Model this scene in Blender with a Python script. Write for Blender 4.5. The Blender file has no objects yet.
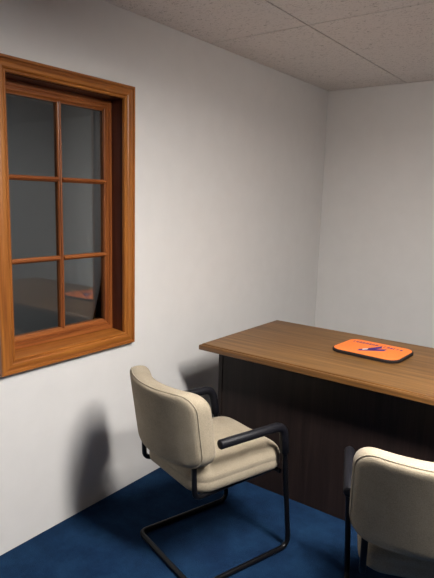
import bpy, bmesh, math, random
from mathutils import Vector, Matrix
random.seed(4)
C = bpy.context.scene.collection
S = bpy.context.scene

# ------------------------------------------------------------------ camera
def look(loc, yaw, pitch, roll):
    f = Vector((-math.sin(yaw)*math.cos(pitch), math.cos(yaw)*math.cos(pitch), math.sin(pitch)))
    r = f.cross(Vector((0, 0, 1))).normalized()
    u = r.cross(f)
    r2 = r*math.cos(roll) + u*math.sin(roll)
    u2 = u*math.cos(roll) - r*math.sin(roll)
    m = Matrix((r2, u2, -f)).transposed().to_4x4()
    m.translation = loc
    return m
cd = bpy.data.cameras.new('camera')
cd.sensor_fit = 'VERTICAL'
cd.sensor_height = 24.0
cd.lens = 537.39/578*24.0
cd.clip_start = 0.05
cam = bpy.data.objects.new('camera', cd)
C.objects.link(cam)
cam.matrix_world = look(Vector((1.877, -3.855, 1.4689)), 0.6390, -0.1660, 0.0281)
S.camera = cam

# ------------------------------------------------------------------ world, lights, exposure
w = bpy.data.worlds.new('world')
S.world = w
w.use_nodes = True
w.node_tree.nodes['Background'].inputs[0].default_value = (0.05, 0.05, 0.055, 1)
w.node_tree.nodes['Background'].inputs[1].default_value = 0.3
S.view_settings.view_transform = 'Standard'
S.view_settings.look = 'None'
S.view_settings.gamma = 1
S.view_settings.use_curve_mapping = False
S.view_settings.exposure = -0.13
LX, LY, LSX, LSY = 1.95, -2.62, 1.0, 0.24
H = 2.29
la = bpy.data.lights.new('troffer_glow', 'AREA')
la.shape = 'RECTANGLE'
la.size, la.size_y = LSX, LSY
la.energy = 58
la.spread = math.radians(172)
la.color = (1.0, 0.975, 0.95)
lo = bpy.data.objects.new('troffer_glow', la)
C.objects.link(lo)

lb = bpy.data.lights.new('adjoining_room_fill', 'AREA')      # added unseen fill beyond the window, lifts the panes to grey
lb.shape = 'RECTANGLE'
lb.size, lb.size_y = 1.2, 0.6
lb.energy = 7.0
lb.color = (0.92, 0.94, 1.0)
lbo = bpy.data.objects.new('adjoining_room_fill', lb)
C.objects.link(lbo)
lbo.location = (-1.3, -2.0, 2.25)

# ------------------------------------------------------------------ helpers
def tagp(o, label=None, cat=None, group=None, kind=None):
    if label: o['label'] = label
    if cat: o['category'] = cat
    if group: o['group'] = group
    if kind: o['kind'] = kind
    return o

def obj(name, bm, m, parent=None, smooth=False):
    me = bpy.data.meshes.new(name)
    bmesh.ops.recalc_face_normals(bm, faces=bm.faces[:])
    bm.to_mesh(me); bm.free()
    for mm in (m if isinstance(m, (list, tuple)) else [m]):
        me.materials.append(mm)
    if smooth:
        for p in me.polygons: p.use_smooth = True
    o = bpy.data.objects.new(name, me)
    C.objects.link(o)
    if parent: o.parent = parent
    return o

def empty(name, loc=(0, 0, 0), rz=0):
    o = bpy.data.objects.new(name, None)
    o.empty_display_size = 0.1
    C.objects.link(o)
    o.location = loc; o.rotation_euler = (0, 0, rz)
    return o

def sharp(o, deg=40):
    m = o.modifiers.new('split', 'EDGE_SPLIT'); m.split_angle = math.radians(deg)
    return o

def bx(bm, a, b, mi=0):
    x0, y0, z0 = a; x1, y1, z1 = b
    v = [bm.verts.new(p) for p in ((x0,y0,z0),(x1,y0,z0),(x1,y1,z0),(x0,y1,z0),(x0,y0,z1),(x1,y0,z1),(x1,y1,z1),(x0,y1,z1))]
    fs = [(0,3,2,1),(4,5,6,7),(0,1,5,4),(1,2,6,5),(2,3,7,6),(3,0,4,7)]
    out = []
    for f in fs:
        q = bm.faces.new([v[i] for i in f]); q.material_index = mi; out.append(q)
    return v

def box(name, a, b, m, parent=None, bev=0.0):
    bm = bmesh.new(); bx(bm, a, b)
    if bev:
        bmesh.ops.bevel(bm, geom=bm.edges[:], offset=bev, segments=2, profile=0.5, affect='EDGES')
    return obj(name, bm, m, parent)

def fillet(pts, r, n=8, closed=False):
    pts = [Vector(p) for p in pts]
    out = []
    N = len(pts)
    for i, p in enumerate(pts):
        if not closed and (i == 0 or i == N-1):
            out.append(p); continue
        a = pts[i-1]; b = pts[(i+1) % N]
        rr = r[i] if isinstance(r, (list, tuple)) else r
        da = (a-p); db = (b-p)
        ang = da.angle(db)
        t = min(rr/math.tan(ang/2), da.length*0.49, db.length*0.49)
        A = p + da.normalized()*t; B = p + db.normalized()*t
        for k in range(n+1):
            s = k/n
            q0 = A.lerp(p, s); q1 = p.lerp(B, s)
            out.append(q0.lerp(q1, s))
    return out

def sweep(bm, path, rad, seg=14, closed=False, round_end=False):
    path = [Vector(p) for p in path]
    P = [path[0]]
    for p in path[1:]:
        if (p-P[-1]).length > 1e-5: P.append(p)
    if closed and (P[0]-P[-1]).length < 1e-5: P.pop()
    n = len(P)
    rings = []
    t0 = None; nrm = None
    for i in range(n):
        if closed:
            t = (P[(i+1) % n]-P[i-1]).normalized()
        else:
            t = (P[min(i+1, n-1)]-P[max(i-1, 0)]).normalized()
        if nrm is None:
            nrm = t.orthogonal().normalized()
        else:
            nrm = (nrm - t*nrm.dot(t)).normalized()
        b = t.cross(nrm)
        rr = rad(i/(n-1)) if callable(rad) else rad
        rings.append([bm.verts.new(P[i] + nrm*rr*math.cos(2*math.pi*k/seg) + b*rr*math.sin(2*math.pi*k/seg)) for k in range(seg)])
    for i in range(n if closed else n-1):
        A = rings[i]; B = rings[(i+1) % n]
        for k in range(seg):
            bm.faces.new((A[k], A[(k+1) % seg], B[(k+1) % seg], B[k]))
    if not closed:
        for R, i, s in ((rings[0], 0, -1), (rings[-1], n-1, 1)):
            t = (P[1]-P[0]).normalized() if i == 0 else (P[-1]-P[-2]).normalized()
            rr = (rad(i/(n-1)) if callable(rad) else rad)
            prev = R
            for f, h in ((0.85, 0.18), (0.5, 0.3)):
                c = P[i]
                ring = [bm.verts.new(c + (v.co-c)*f + t*s*h*rr) for v in R]
                for k in range(seg):
                    bm.faces.new((prev[k], prev[(k+1) % seg], ring[(k+1) % seg], ring[k]))
                prev = ring
            bm.faces.new(prev)

def rrect(a, b, R, n=12, m=24):
    """rounded rectangle outline, half sizes a,b, with points along the straight sides too"""
    R = max(min(R, a-1e-4, b-1e-4), 1e-4)
    pts = []
    cs = [(a-R, b-R, 0), (-(a-R), b-R, 90), (-(a-R), -(b-R), 180), (a-R, -(b-R), 270)]
    for ci, (cx, cy, st) in enumerate(cs):
        arc = [(cx+R*math.cos(math.radians(st+90*k/n)), cy+R*math.sin(math.radians(st+90*k/n))) for k in range(n+1)]
        pts += arc
        nx = cs[(ci+1) % 4]
        e = (nx[0]+R*math.cos(math.radians(nx[2])), nx[1]+R*math.sin(math.radians(nx[2])))
        s = arc[-1]
        for k in range(1, m):
            pts.append((s[0]+(e[0]-s[0])*k/m, s[1]+(e[1]-s[1])*k/m))
    return pts

def pillow(bm, a, b, R, prof, fn=None, mi=None):
    """stack of inset rounded rectangles: prof = [(inset, height)], both ends closed"""
    rings = []
    D0 = min(0.05, b*0.4)
    full = [prof[0]]
    for (d0, h0), (d1, h1) in zip(prof, prof[1:]):        # extra rings where the steps are long
        ns = max(1, int(abs(d1-d0)/0.006)) if max(d0, d1) > D0*0.6 else 1
        full += [(d0+(d1-d0)*k/ns, h0+(h1-h0)*k/ns) for k in range(1, ns+1)]
    for d, h in full:
        e = min(d, D0)
        k = 1 - (d-e)/(b-D0)                             # past D0 the rings shrink evenly to the middle
        pts = [(x*k, y*k) for x, y in rrect(a-e, b-e, R-e*0.8)]
        rings.append([bm.verts.new((x, y, h)) for x, y in pts])
    n = len(rings[0])
    for A, B in zip(rings, rings[1:]):
        for k in range(n):
            bm.faces.new((A[k], A[(k+1) % n], B[(k+1) % n], B[k]))
    for Rg in (rings[0], rings[-1]):
        bm.faces.new(Rg)
    if fn:
        for v in bm.verts: v.co = fn(v.co)

# ------------------------------------------------------------------ materials
def mat(name):
    m = bpy.data.materials.new(name); m.use_nodes = True
    nt = m.node_tree
    return m, nt, nt.nodes['Principled BSDF']

def N(nt, t, **kw):
    n = nt.nodes.new(t)
    for k, v in kw.items(): setattr(n, k, v)
    return n

def coords(nt, scale, rot=(0, 0, 0)):
    tc = N(nt, 'ShaderNodeTexCoord'); mp = N(nt, 'ShaderNodeMapping')
    mp.inputs['Scale'].default_value = scale
    mp.inputs['Rotation'].default_value = rot
    nt.links.new(tc.outputs['Object'], mp.inputs['Vector'])
    return mp.outputs[0]

def noise(nt, vec, scale, detail=4, rough=0.55, dist=0.0):
    n = N(nt, 'ShaderNodeTexNoise')
    n.inputs['Scale'].default_value = scale
    n.inputs['Detail'].default_value = detail
    n.inputs['Roughness'].default_value = rough
    n.inputs['Distortion'].default_value = dist
    nt.links.new(vec, n.inputs['Vector'])
    return n.outputs['Fac']

def ramp(nt, fac, stops):
    r = N(nt, 'ShaderNodeValToRGB')
    e = r.color_ramp.elements
    while len(e) < len(stops): e.new(0.5)
    for i, (p, c) in enumerate(stops):
        e[i].position = p; e[i].color = (*c, 1)
    nt.links.new(fac, r.inputs[0])
    return r.outputs[0]

def bump(nt, bs, h, strength, dist=0.002):
    b = N(nt, 'ShaderNodeBump')
    b.inputs['Strength'].default_value = strength
    b.inputs['Distance'].default_value = dist
    nt.links.new(h, b.inputs['Height'])
    nt.links.new(b.outputs[0], bs.inputs['Normal'])

def flat(name, col, rough=0.6, spec=0.5, metal=0):
    m, nt, b = mat(name)
    b.inputs['Base Color'].default_value = (*col, 1)
    b.inputs['Roughness'].default_value = rough
    b.inputs['Specular IOR Level'].default_value = spec
    b.inputs['Metallic'].default_value = metal
    return m

def speckle(name, stops, scale, rough=0.9, bs=0.3, bd=0.002, detail=4, spec=0.2, sc=(1, 1, 1)):
    m, nt, b = mat(name)
    f = noise(nt, coords(nt, sc), scale, detail)
    nt.links.new(ramp(nt, f, stops), b.inputs['Base Color'])
    b.inputs['Roughness'].default_value = rough
    b.inputs['Specular IOR Level'].default_value = spec
    if bs: bump(nt, b, f, bs, bd)
    return m

def wood(name, dark, mid, light, axis, scale=1.0, rough=0.4, spec=0.4, coat=0.0):
    m, nt, b = mat(name)
    s = [26*scale]*3; s[axis] = 1.3*scale
    v = coords(nt, s)
    f1 = noise(nt, v, 1.0, 5, 0.6, 0.6)
    s2 = [140*scale]*3; s2[axis] = 3.5*scale
    f2 = noise(nt, coords(nt, s2), 1.0, 3, 0.6)
    mx = N(nt, 'ShaderNodeMix')
    mx.inputs[0].default_value = 0.42
    nt.links.new(f1, mx.inputs[2]); nt.links.new(f2, mx.inputs[3])
    nt.links.new(ramp(nt, mx.outputs[0], [(0.36, dark), (0.5, mid), (0.64, light)]), b.inputs['Base Color'])
    b.inputs['Roughness'].default_value = rough
    b.inputs['Specular IOR Level'].default_value = spec
    b.inputs['Coat Weight'].default_value = coat
    b.inputs['Coat Roughness'].default_value = 0.2
    bump(nt, b, f2, 0.08, 0.001)
    return m

M_wall = speckle('painted_wall', [(0.3, (0.71, 0.69, 0.665)), (0.7, (0.735, 0.715, 0.69))], 9, 0.75, 0.06, 0.002, 6)
def ceiling_mat():
    m, nt, b = mat('mineral_fibre_tile')
    v = coords(nt, (1, 1, 1))
    f = noise(nt, v, 60, 5, 0.65)
    g = noise(nt, coords(nt, (1, 1.8, 1)), 55, 2, 0.5, 1.5)
    c = ramp(nt, g, [(0.0, (0.42, 0.385, 0.35)), (0.34, (0.5, 0.465, 0.43)), (0.40, (0.82, 0.775, 0.735)), (1.0, (0.87, 0.82, 0.78))])
    nt.links.new(c, b.inputs['Base Color'])
    b.inputs['Roughness'].default_value = 0.95
    b.inputs['Specular IOR Level'].default_value = 0.1
    bump(nt, b, f, 0.35, 0.004)
    return m
M_ceil = ceiling_mat()
M_seam = flat('tile_seam_shadow_gap', (0.33, 0.30, 0.27), 0.9, 0.1)
def carpet_mat():
    m, nt, b = mat('blue_carpet')
    v = coords(nt, (1, 1, 1))
    f = noise(nt, v, 7, 6, 0.7)
    g = noise(nt, v, 260, 3, 0.7)
    mx = N(nt, 'ShaderNodeMix'); mx.inputs[0].default_value = 0.45
    nt.links.new(f, mx.inputs[2]); nt.links.new(g, mx.inputs[3])
    nt.links.new(ramp(nt, mx.outputs[0], [(0.38, (0.0055, 0.016, 0.045)), (0.5, (0.008, 0.026, 0.067)), (0.63, (0.013, 0.043, 0.095))]), b.inputs['Base Color'])
    b.inputs['Roughness'].default_value = 1.0
    b.inputs['Specular IOR Level'].default_value = 0.05
    bump(nt, b, g, 0.8, 0.006)
    return m
M_carpet = carpet_mat()
OAK = ((0.20, 0.060, 0.010), (0.31, 0.103, 0.017), (0.42, 0.155, 0.028))
M_oak_v = wood('stained_oak_upright', *OAK, axis=2, rough=0.38, coat=0.15)
M_oak_h = wood('stained_oak_level', *OAK, axis=1, rough=0.38, coat=0.15)
RED = ((0.16, 0.042, 0.010), (0.25, 0.072, 0.016), (0.34, 0.11, 0.025))
M_red_v = wood('reddish_oak_upright', *RED, axis=2, rough=0.4, coat=0.1)
M_red_h = wood('reddish_oak_level', *RED, axis=1, rough=0.4, coat=0.1)
JAMB = ((0.045, 0.010, 0.005), (0.065, 0.015, 0.007), (0.09, 0.022, 0.010))  # darker wood tones for the jamb sides and head
M_jamb_v = wood('dark_wood_jamb', *JAMB, axis=2, rough=0.4)
M_jamb_h = wood('dark_wood_head', *JAMB, axis=1, rough=0.4)
M_top = wood('walnut_laminate', (0.075, 0.032, 0.009), (0.165, 0.079, 0.0225), (0.25, 0.128, 0.042), axis=0, scale=0.9, rough=0.42, spec=0.3)
M_edge = wood('walnut_edge_band', (0.06, 0.025, 0.007), (0.105, 0.046, 0.012), (0.16, 0.073, 0.02), axis=0, rough=0.33, spec=0.5)
M_body = wood('espresso_panel', (0.008, 0.0043, 0.0036), (0.0125, 0.007, 0.0058), (0.019, 0.011, 0.009), axis=2, rough=0.5, spec=0.3)
M_low_bounce = wood('low_bounce_dark_wall', (0.03, 0.018, 0.012), (0.045, 0.026, 0.018), (0.06, 0.036, 0.025), axis=2, rough=0.5)  # invented dark finish for the unseen walls, keeps bounced light down
def fabric_mat():
    m, nt, b = mat('beige_tweed')
    v = coords(nt, (1, 1, 1))
    f = noise(nt, v, 320, 3, 0.7)
    g = noise(nt, v, 14, 3, 0.6)
    mx = N(nt, 'ShaderNodeMix'); mx.inputs[0].default_value = 0.3
    nt.links.new(f, mx.inputs[2]); nt.links.new(g, mx.inputs[3])
    nt.links.new(ramp(nt, mx.outputs[0], [(0.32, (0.225, 0.185, 0.13)), (0.5, (0.315, 0.265, 0.19)), (0.7, (0.39, 0.332, 0.243))]), b.inputs['Base Color'])
    b.inputs['Roughness'].default_value = 0.95
    b.inputs['Specular IOR Level'].default_value = 0.1
    b.inputs['Sheen Weight'].default_value = 0.1
    bump(nt, b, f, 0.4, 0.002)
    return m
M_fab = fabric_mat()
M_tube = flat('black_enamel_steel', (0.004, 0.004, 0.005), 0.3, 0.25)
M_pad = speckle('black_vinyl_foam', [(0.3, (0.004, 0.004, 0.006)), (0.7, (0.007, 0.007, 0.010))], 120, 0.5, 0.15, 0.001, spec=0.22)
M_orange = speckle('orange_fabric', [(0.3, (0.86, 0.19, 0.035)), (0.7, (0.93, 0.23, 0.05))], 180, 0.6, 0.1, 0.0005)
M_rubber = flat('black_rubber', (0.012, 0.009, 0.009), 0.6, 0.3)
M_purple = flat('purple_print', (0.04, 0.012, 0.17), 0.6, 0.2)
M_white = flat('white_print', (0.80, 0.78, 0.85), 0.6, 0.2)
M_metal = flat('white_enamel', (0.75, 0.74, 0.72), 0.4)
M_chrome = flat('brushed_handle', (0.5, 0.48, 0.44), 0.35, 0.5, 1)
def glass_mat():
    m = bpy.data.materials.new('window_glass'); m.use_nodes = True
    nt = m.node_tree; nt.nodes.clear()
    o = N(nt, 'ShaderNodeOutputMaterial'); mx = N(nt, 'ShaderNodeMixShader')
    t = N(nt, 'ShaderNodeBsdfTransparent'); g = N(nt, 'ShaderNodeBsdfGlossy'); f = N(nt, 'ShaderNodeFresnel')
    f.inputs[0].default_value = 1.5
    g.inputs['Roughness'].default_value = 0.015
    t.inputs[0].default_value = (0.86, 0.88, 0.87, 1)
    nt.links.new(f.outputs[0], mx.inputs[0]); nt.links.new(t.outputs[0], mx.inputs[1]); nt.links.new(g.outputs[0], mx.inputs[2])
    nt.links.new(mx.outputs[0], o.inputs[0])
    return m
M_glass = glass_mat()
def emit_mat():
    m, nt, b = mat('lit_diffuser')
    b.inputs['Base Color'].default_value = (0.9, 0.9, 0.88, 1)
    b.inputs['Emission Color'].default_value = (1, 0.955, 0.915, 1)
    b.inputs['Emission Strength'].default_value = 88
    return m
M_emit = emit_mat()

# ------------------------------------------------------------------ the room
RX, RY = 4.6, -7.6
T = 0.14
OY0, OY1, OZ0, OZ1 = -2.69, -2.082, 0.815, 1.908           # rough window opening
def structure(o, label, cat):
    return tagp(o, label, cat, None, 'structure')
bm = bmesh.new()
bx(bm, (-2.6, RY-T, -0.1), (RX+T, T, 0))
structure(obj('floor', bm, M_carpet), 'blue carpeted floor under the desk and chairs', 'floor')
bm = bmesh.new()
for a, b in (((-T, RY, 0), (0, OY0, H)), ((-T, OY1, 0), (0, 0, H)), ((-T, OY0, 0), (0, OY1, OZ0)), ((-T, OY0, OZ1), (0, OY1, H))):
    bx(bm, a, b)
structure(obj('wall_left', bm, M_wall), 'off-white painted wall that holds the wooden window', 'wall')
structure(box('wall_back', (-T, 0, 0), (RX+T, T, H), M_wall), 'off-white painted wall behind the desk', 'wall')
structure(box('wall_right', (RX, RY, 0), (RX+T, 0, H), M_low_bounce), 'unseen right wall opposite the window, made dark to cut bounced light', 'wall')
structure(box('wall_front', (-T, RY-T, 0), (RX+T, RY, H), M_low_bounce), 'unseen wall at the near end of the room, made dark to cut bounced light', 'wall')
# dim adjoining room seen through the window
bm = bmesh.new()
bx(bm, (-2.6, RY-T, 0), (-2.5, T, H)); bx(bm, (-2.5, -0.6, 0), (-T, -0.5, H)); bx(bm, (-2.5, -4.5, 0), (-T, -4.4, H))
bx(bm, (-2.6, RY-T, H), (-T, T, H+0.1))
structure(obj('wall_beyond', bm, M_wall), 'walls of the unlit room beyond the window', 'wall')
# suspended ceiling: 2 x 4 ft tiles with fine seams between them
bm = bmesh.new()
xs = [0.0, 0.583] + [0.583+0.61*k for k in range(1, 5)] + [RX]
ys = [0.0, -0.225] + [-0.235-1.219*k for k in range(1, 4)] + [RY]
g = 0.0035
LC = (LX-LSX/2-0.02, LX+LSX/2+0.02, LY-LSY/2-0.02, LY+LSY/2+0.02)
for i in range(len(xs)-1):
    for j in range(len(ys)-1):
        bx(bm, (xs[i]+g, ys[j+1]+g, H-0.004), (xs[i+1]-g, ys[j]-g, H+0.004), 0)
bx(bm, (-T, RY-T, H), (RX+T, T, H+0.1), 1)
structure(obj('ceiling', bm, [M_ceil, M_seam]), 'low suspended ceiling of fissured mineral fibre tiles', 'ceiling')

# ------------------------------------------------------------------ window
win = empty('window_1', (0, 0, 0))
structure(win, 'stained wooden window of six panes in the left wall', 'window')
CY0, CY1, CZ0, CZ1 = -2.742, -2.030, 0.762, 1.963
KL = 1.10                                                # the left casing is a little wider
def mitred(name, side, y0, y1, z0, z1, prof, mv, mh, parent, kl=1.0):
    """one mitred length of moulding; prof = [(inset from the outer edge, x)] closed outline"""
    bm = bmesh.new()
    rings = []
    for end in (0, 1):
        ring = []
        for d, x in prof:
            if side == 'top': p = (x, (y0+d*kl, y1-d)[end], z1-d)
            elif side == 'bottom': p = (x, (y0+d*kl, y1-d)[end], z0+d)
            elif side == 'left': p = (x, y0+d*kl, (z0+d, z1-d)[end])
            else: p = (x, y1-d, (z0+d, z1-d)[end])
            ring.append(bm.verts.new(p))
        rings.append(ring)
    n = len(prof)
    for k in range(n):
        bm.faces.new((rings[0][k], rings[0][(k+1) % n], rings[1][(k+1) % n], rings[1][k]))
    bm.faces.new(rings[0]); bm.faces.new(rings[1])
    return obj(name, bm, mv if side in ('left', 'right') else mh, parent)
cas = [(0, 0), (0, 0.017), (0.003, 0.021), (0.012, 0.021), (0.015, 0.0165), (0.019, 0.0155), (0.030, 0.018), (0.043, 0.0185), (0.048, 0.016),
       (0.051, 0.012), (0.054, 0.0135), (0.060, 0.0135), (0.063, 0.011), (0.063, 0)]
cas = [(d*0.93, x*1.3) for d, x in cas]
for s in ('left', 'right', 'top', 'bottom'):
    mitred('casing', s, CY0, CY1, CZ0, CZ1, cas, M_oak_v, M_oak_h, win, KL)
# jamb lining, dark at the sides and head, with a lighter sloping sill board
JY0, JY1, JZ0, JZ1 = -2.684, -2.085, 0.821, 1.902
box('jamb', (-0.13, JY1, JZ0), (-0.0005, OY1, JZ1), M_jamb_v, win)
box('jamb', (-0.13, OY0, JZ0), (-0.0005, JY0, JZ1), M_jamb_v, win)
box('jamb_head', (-0.13, OY0, JZ1), (-0.0005, OY1, OZ1), M_jamb_h, win)
bm = bmesh.new()
bx(bm, (-0.13, OY0, OZ0), (-0.0005, OY1, JZ0))
for v in bm.verts:
    if v.co.z > OZ0+0.001 and v.co.x < -0.1: v.co.z += 0.010
obj('sill', bm, M_oak_h, win)
# sash: stiles, rails and glazing bars with stepped moulding
sash = empty('sash'); sash.parent = win
SY0, SY1, SZ0, SZ1 = JY0+0.001, JY1-0.001, JZ0+0.008, JZ1-0.001
sp = [(0, -0.112), (0, -0.074), (0.020, -0.074), (0.022, -0.078), (0.026, -0.078), (0.028, -0.074), (0.038, -0.074), (0.046, -0.083),
      (0.050, -0.084), (0.050, -0.112)]
sp_narrow = [(d*0.72, x) for d, x in sp]
for s, nm in (('left', 'stile'), ('right', 'stile'), ('top', 'rail'), ('bottom', 'rail')):
    mitred(nm, s, SY0, SY1, SZ0, SZ1, sp_narrow if s == 'right' else sp, M_red_v, M_red_h, sash)
GY0, GY1, GZ0, GZ1 = SY0+0.05, SY1-0.036, SZ0+0.05, SZ1-0.05
MYC = (GY0+GY1)/2 + 0.008
MZ = (1.192, 1.532)
def bar(a, b, vert, m):
    # a glazing bar with a raised rounded centre bead
    bm = bmesh.new()
    pr = [(u*0.84, x) for u, x in [(-0.0125, -0.110), (-0.0125, -0.088), (-0.009, -0.084), (-0.006, -0.083), (-0.005, -0.078), (0.0, -0.0755), (0.005, -0.078), (0.006, -0.083), (0.009, -0.084), (0.0125, -0.088), (0.0125, -0.110)]]
    R = []
    for e in (a, b):
        R.append([bm.verts.new((x, MYC+u, e) if vert else (x, e, vert_z+u)) for u, x in pr])
    n = len(pr)
    for k in range(n): bm.faces.new((R[0][k], R[0][(k+1) % n], R[1][(k+1) % n], R[1][k]))
    bm.faces.new(R[0]); bm.faces.new(R[1])
    return obj('glazing_bar', bm, m, sash)
bar(GZ0-0.004, GZ1+0.004, True, M_red_v)
for vert_z in MZ:
    bar(GY0-0.004, MYC-0.0106, False, M_red_h)
    bar(MYC+0.0106, GY1+0.004, False, M_red_h)
zs = [GZ0, MZ[0], MZ[1], GZ1]
for k in range(3):
    for y0, y1 in ((GY0, MYC), (MYC, GY1)):
        e0 = 0.0 if y0 == GY0 else 0.0105; e1 = 0.0 if y1 == GY1 else 0.0105
        box('pane', (-0.100, y0+e0, zs[k]+(0.0105 if k else 0)), (-0.096, y1-e1, zs[k+1]-(0.0105 if k < 2 else 0)), M_glass, sash)

# ------------------------------------------------------------------ ceiling light (the lamp that lights the room)
tl = empty('ceiling_light', (LX, LY, H-0.004))
tagp(tl, 'long fluorescent fitting with a wraparound lens on the tiled ceiling', 'ceiling light')
a, b = LSX/2, LSY/2
box('housing', (-a-.03, -b*0.75, -0.030), (a+.03, b*0.75, 0), M_metal, tl, 0.003)
for sx in (-1, 1):
    box('end_cap', (sx*(a+.016)-.014, -b, -0.078), (sx*(a+.016)+.014, b, -0.004), M_metal, tl, 0.004)
bm = bmesh.new()
pr = [(-b*0.8, -0.026), (-b, -0.036), (-b, -0.052), (-b*0.85, -0.068), (-b*0.5, -0.074), (b*0.5, -0.074), (b*0.85, -0.068), (b, -0.052), (b, -0.036), (b*0.8, -0.026)]
R = [[bm.verts.new((x, y, z)) for y, z in pr] for x in (-a, a)]
n = len(pr)
for k in range(n): bm.faces.new((R[0][k], R[0][(k+1) % n], R[1][(k+1) % n], R[1][k]))
bm.faces.new(R[0]); bm.faces.new(R[1])
obj('diffuser', bm, M_emit, tl)
lo.location = (LX, LY, H-0.004-0.080)

# ------------------------------------------------------------------ desk
DX0, DX1, DY0, DY1, DZ = 0.228, 2.04, -1.777, -1.010, 0.742
desk = empty('office_desk', ((DX0+DX1)/2, (DY0+DY1)/2, 0))
tagp(desk, 'wide wooden office desk with walnut top and dark front panel', 'desk')
ox, oy = desk.location.x, desk.location.y
hx, hy = (DX1-DX0)/2, (DY1-DY0)/2
bm = bmesh.new()
prof = [(0.010, DZ-0.034), (0.003, DZ-0.033), (0.0, DZ-0.030), (0.0, DZ-0.012), (0.002, DZ-0.008), (0.005, DZ-0.0065), (0.011, DZ-0.006), (0.012, DZ-0.003), (0.014, DZ-0.001), (0.018, DZ)]
rings = []
for d, h in prof:
    rings.append([bm.verts.new((sx*(hx-d), sy*(hy-d), h)) for sx, sy in ((1, 1), (-1, 1), (-1, -1), (1, -1))])
for i, (A, B) in enumerate(zip(rings, rings[1:])):
    for k in range(4):
        f = bm.faces.new((A[k], A[(k+1) % 4], B[(k+1) % 4], B[k])); f.material_index = 1
f = bm.faces.new(rings[-1]); f.material_index = 0
f = bm.faces.new(rings[0]); f.material_index = 1
obj('desktop', bm, [M_top, M_edge], desk)
PZ = DZ-0.0345
PY = -1.634
box('front_panel', (0.277-ox, PY+0.004-oy, 0.0), (1.99-ox, PY+0.024-oy, PZ), M_body, desk)
box('end_panel', (0.252-ox, PY-oy, 0.0), (0.276-ox, -1.10-oy, PZ), M_body, desk)
box('end_panel', (1.991-ox, PY-oy, 0.0), (2.015-ox, -1.10-oy, PZ), M_body, desk, 0.001)
for x0, x1 in ((0.30, 0.72), (1.56, 1.985)):
    ped = box('pedestal', (x0-ox, PY+0.03-oy, 0.03), (x1-ox, -1.13-oy, PZ-0.002), M_body, desk)
    for k in range(3):
        z0 = 0.04+k*0.22
        dr = box('drawer', (x0+0.01-ox, -1.129-oy, z0), (x1-0.01-ox, -1.112-oy, z0+0.205), M_body, desk, 0.002)
        bm = bmesh.new()
        mx_ = (x0+x1)/2-ox
        sweep(bm, fillet([(mx_-0.05, -1.111-oy, z0+0.15), (mx_-0.05, -1.085-oy, z0+0.15), (mx_+0.05, -1.085-oy, z0+0.15), (mx_+0.05, -1.111-oy, z0+0.15)], 0.012), 0.005, 8)
        obj('handle', bm, M_chrome, dr, True)

# ------------------------------------------------------------------ orange mat
PAD = (0.966, -1.325)
pad = empty('mouse_pad', (PAD[0], PAD[1], DZ), math.radians(-3))
tagp(pad, 'orange mat with black edge and purple print lying on the walnut desktop', 'mouse pad')
PA, PB = 0.172, 0.134
bm = bmesh.new()
pillow(bm, PA, PB, 0.06, [(0.004, 0.0005), (0.0, 0.003), (0.0, 0.0135), (0.003, 0.0165), (0.012, 0.0168), (0.06, 0.0168), (0.132, 0.0168)])
obj('base', bm, M_rubber, pad)
bm = bmesh.new()
pillow(bm, PA-0.007, PB-0.007, 0.05, [(0, 0.0155), (0.001, 0.0182), (0.004, 0.0186), (0.05, 0.0186), (0.126, 0.0186)])
obj('cover', bm, M_orange, pad)
PT = 0.0187
def quads(name, polys, m, z):
    bm = bmesh.new()
    for poly in polys:
        lo_ = [bm.verts.new((x, y, z)) for x, y in poly]; hi = [bm.verts.new((x, y, z+0.0004)) for x, y in poly]
        n = len(poly)
        bm.faces.new(lo_); bm.faces.new(hi)
        for k in range(n): bm.faces.new((lo_[k], lo_[(k+1) % n], hi[(k+1) % n], hi[k]))
    return obj(name, bm, m, pad)
def strip(p, q, wd):
    p = Vector(p); q = Vector(q); t = (q-p).normalized(); nn = Vector((-t.y, t.x))*wd/2
    s = t*wd*0.6
    return [tuple(p-nn-s*0.2), tuple(q-nn-s), tuple(q+nn+s*0.4), tuple(p+nn+s)]
# a line of small lettering along the far edge, too small to read, either side of the emblem
L = []
x = -0.134
while x < 0.122:
    if -0.012 < x < 0.012: x = 0.012
    wd = random.uniform(0.011, 0.014); hh = random.uniform(0.020, 0.024); y0 = 0.060
    k = random.randint(0, 3)
    t_ = 0.0042
    L.append([(x, y0), (x+t_, y0), (x+t_, y0+hh), (x, y0+hh)])
    if k in (0, 2): L.append([(x+wd-t_-0.001, y0), (x+wd-0.001, y0), (x+wd-0.001, y0+hh), (x+wd-t_-0.001, y0+hh)])
    if k in (1, 2, 3): L.append([(x+t_, y0+hh-t_), (x+wd-t_-0.001, y0+hh-t_), (x+wd-t_-0.001, y0+hh), (x+t_, y0+hh)])
    if k in (0, 1): L.append([(x+t_, y0+hh/2-t_/2), (x+wd-t_-0.001, y0+hh/2-t_/2), (x+wd-t_-0.001, y0+hh/2+t_/2), (x+t_, y0+hh/2+t_/2)])
    x += wd+0.0045
for sgn in (-1, 1):
    quads('lettering', [q for q in L if q[0][0]*sgn > 0], M_purple, PT)
quads('emblem', [strip((-0.022, -0.045), (0.026, 0.058), 0.026)], M_purple, PT)
quads('emblem', [strip((-0.050, -0.072), (0.062, 0.020), 0.028)], M_purple, PT)
quads('emblem_white', [strip((-0.034, -0.050), (-0.014, -0.022), 0.014)], M_white, PT+0.0005)  # white print beside the purple strips

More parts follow.
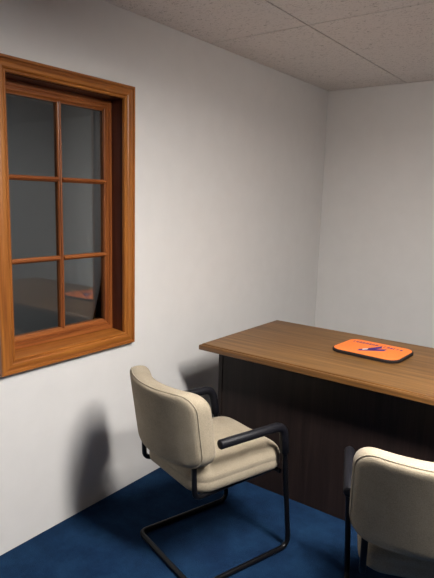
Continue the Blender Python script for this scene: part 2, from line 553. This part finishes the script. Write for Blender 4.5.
# ------------------------------------------------------------------ chairs
W, WA = 0.216, 0.244
def make_chair():
    root = empty('guest_chair')
    # sled frame: arm - front leg - runner - rear bar - runner - front leg - arm, one bent tube
    def side(s):
        return [(s*WA, -0.134, 0.587), (s*WA, 0.172, 0.588), (s*W, 0.262, 0.012), (s*W, -0.222, 0.012)]
    Rp = side(1); Lp = side(-1)
    pts = Rp + Lp[::-1]
    bm = bmesh.new()
    sweep(bm, fillet(pts, [0, 0.055, 0.045, 0.035, 0.035, 0.045, 0.055, 0], 9), 0.0108, 14)
    obj('frame', bm, M_tube, root, True)
    for s in (1, -1):
        full = fillet(side(s)[:3], [0, 0.055, 0], 9)
        # cut the sleeve a little way down the front leg
        p = [q for q in full[:-1]]
        d = (full[-1]-full[-2]).normalized()
        p.append(full[-2]+d*0.075)
        p[0] = Vector((s*WA, -0.141, 0.587))
        bm = bmesh.new()
        sweep(bm, p, 0.0185, 16)
        o = obj('armrest', bm, M_pad, root, True)
        bm = bmesh.new()
        e = [Vector((s*0.192, -0.222, 0.560)), Vector((s*0.192, -0.214, 0.369)), Vector((s*0.176, -0.05, 0.366)), Vector((s*0.165, 0.20, 0.364))]
        sweep(bm, fillet(e, [0, 0.035, 0.1, 0], 8), 0.0105, 12)
        obj('back_bracket', bm, M_tube, root, True)
    bm = bmesh.new()
    sweep(bm, [(-W+0.012, 0.203, 0.364), (W-0.012, 0.203, 0.364)], 0.010, 12)
    obj('cross_bar', bm, M_tube, root, True)
    # seat cushion
    SA, SB = 0.205, 0.228
    tufts = [(sx*0.085, y) for sx in (1, -1) for y in (-0.04, 0.10)]
    def seat_fn(c):
        x, y, z = c
        if z > 0.47:
            for tx, ty in tufts:
                d2 = (x-tx)**2+(y-ty)**2
                z -= 0.004*math.exp(-d2/(2*0.012**2))
            z += 0.006*math.exp(-((y+0.17)**2)/(2*0.05**2))
        k = max(0, (y-0.10)/0.13)
        if z > 0.40: z -= 0.014*k*k                     # waterfall front edge
        return Vector((x, y+0.012, z-0.001))
    bm = bmesh.new()
    sprof = [(0.2, 0.376), (0.16, 0.376), (0.1, 0.376), (0.06, 0.376), (0.03, 0.376), (0.010, 0.379), (0.002, 0.386), (-0.001, 0.402), (0.0, 0.420), (0.001, 0.4235), (0.0, 0.427), (-0.002, 0.44), (0.001, 0.454), (0.008, 0.466), (0.017, 0.474), (0.030, 0.480),
             (0.045, 0.487), (0.06, 0.4885), (0.075, 0.490), (0.09, 0.491), (0.105, 0.4918), (0.12, 0.4925), (0.135, 0.493), (0.15, 0.4933), (0.17, 0.4935), (0.19, 0.4936), (0.203, 0.4936)]
    pillow(bm, SA, SB, 0.08, sprof, seat_fn)
    seat = obj('seat', bm, M_fab, root, True)
    bm = bmesh.new()
    sweep(bm, [seat_fn(Vector((x, y, 0.4445))) for x, y in rrect(SA-0.0005, SB-0.0005, 0.08)], 0.002, 8, True)
    obj('piping', bm, M_fab, seat, True)
    # curved back cushion, hollow towards the sitter
    BA, BB = 0.242, 0.147
    ZC = 0.639
    def back_fn(c):
        x, z, t = c                                      # t: depth forward of the rear face
        y = -0.312 + t*1.4 + 1.4*x*x
        zz = ZC + z
        y -= (zz-0.52)*0.15
        return Vector((x, y+0.012, zz))
    bprof = [(0.143, 0), (0.12, 0), (0.10, 0), (0.08, 0), (0.06, 0), (0.045, 0), (0.03, 0), (0.02, 0.0003), (0.012, 0.0015), (0.008, 0.004), (0.004, 0.0085), (0.001, 0.014), (0.0, 0.022), (0.0, 0.034),
             (0.003, 0.045), (0.009, 0.054), (0.018, 0.061), (0.03, 0.066), (0.045, 0.069), (0.06, 0.0705), (0.08, 0.072), (0.10, 0.073), (0.12, 0.0735), (0.143, 0.0735)]
    bm = bmesh.new()
    pillow(bm, BA, BB, 0.064, bprof, back_fn)
    bk = obj('backrest', bm, M_fab, root, True)
    bm = bmesh.new()
    sweep(bm, [back_fn(Vector((x, z, 0.0075))) for x, z in rrect(BA-0.004, BB-0.004, 0.061)], 0.0022, 8, True)
    obj('piping', bm, M_fab, bk, True)
    return root

def copy_tree(o, parent=None):
    c = o.copy(); C.objects.link(c)
    c.parent = parent
    for ch in list(o.children): copy_tree(ch, c)
    return c

chair = make_chair()
chair.location = (0.612, -2.157, 0); chair.rotation_euler = (0, 0, -math.radians(17.0))
tagp(chair, 'beige upholstered sled-base chair standing beside the wall below the window', 'chair', 'beige guest chairs facing the desk')
c2 = copy_tree(chair)
c2.location = (1.472, -2.142, 0); c2.rotation_euler = (0, 0, math.radians(23))
tagp(c2, 'beige upholstered chair seen from behind, cut off by the right edge', 'chair', 'beige guest chairs facing the desk')
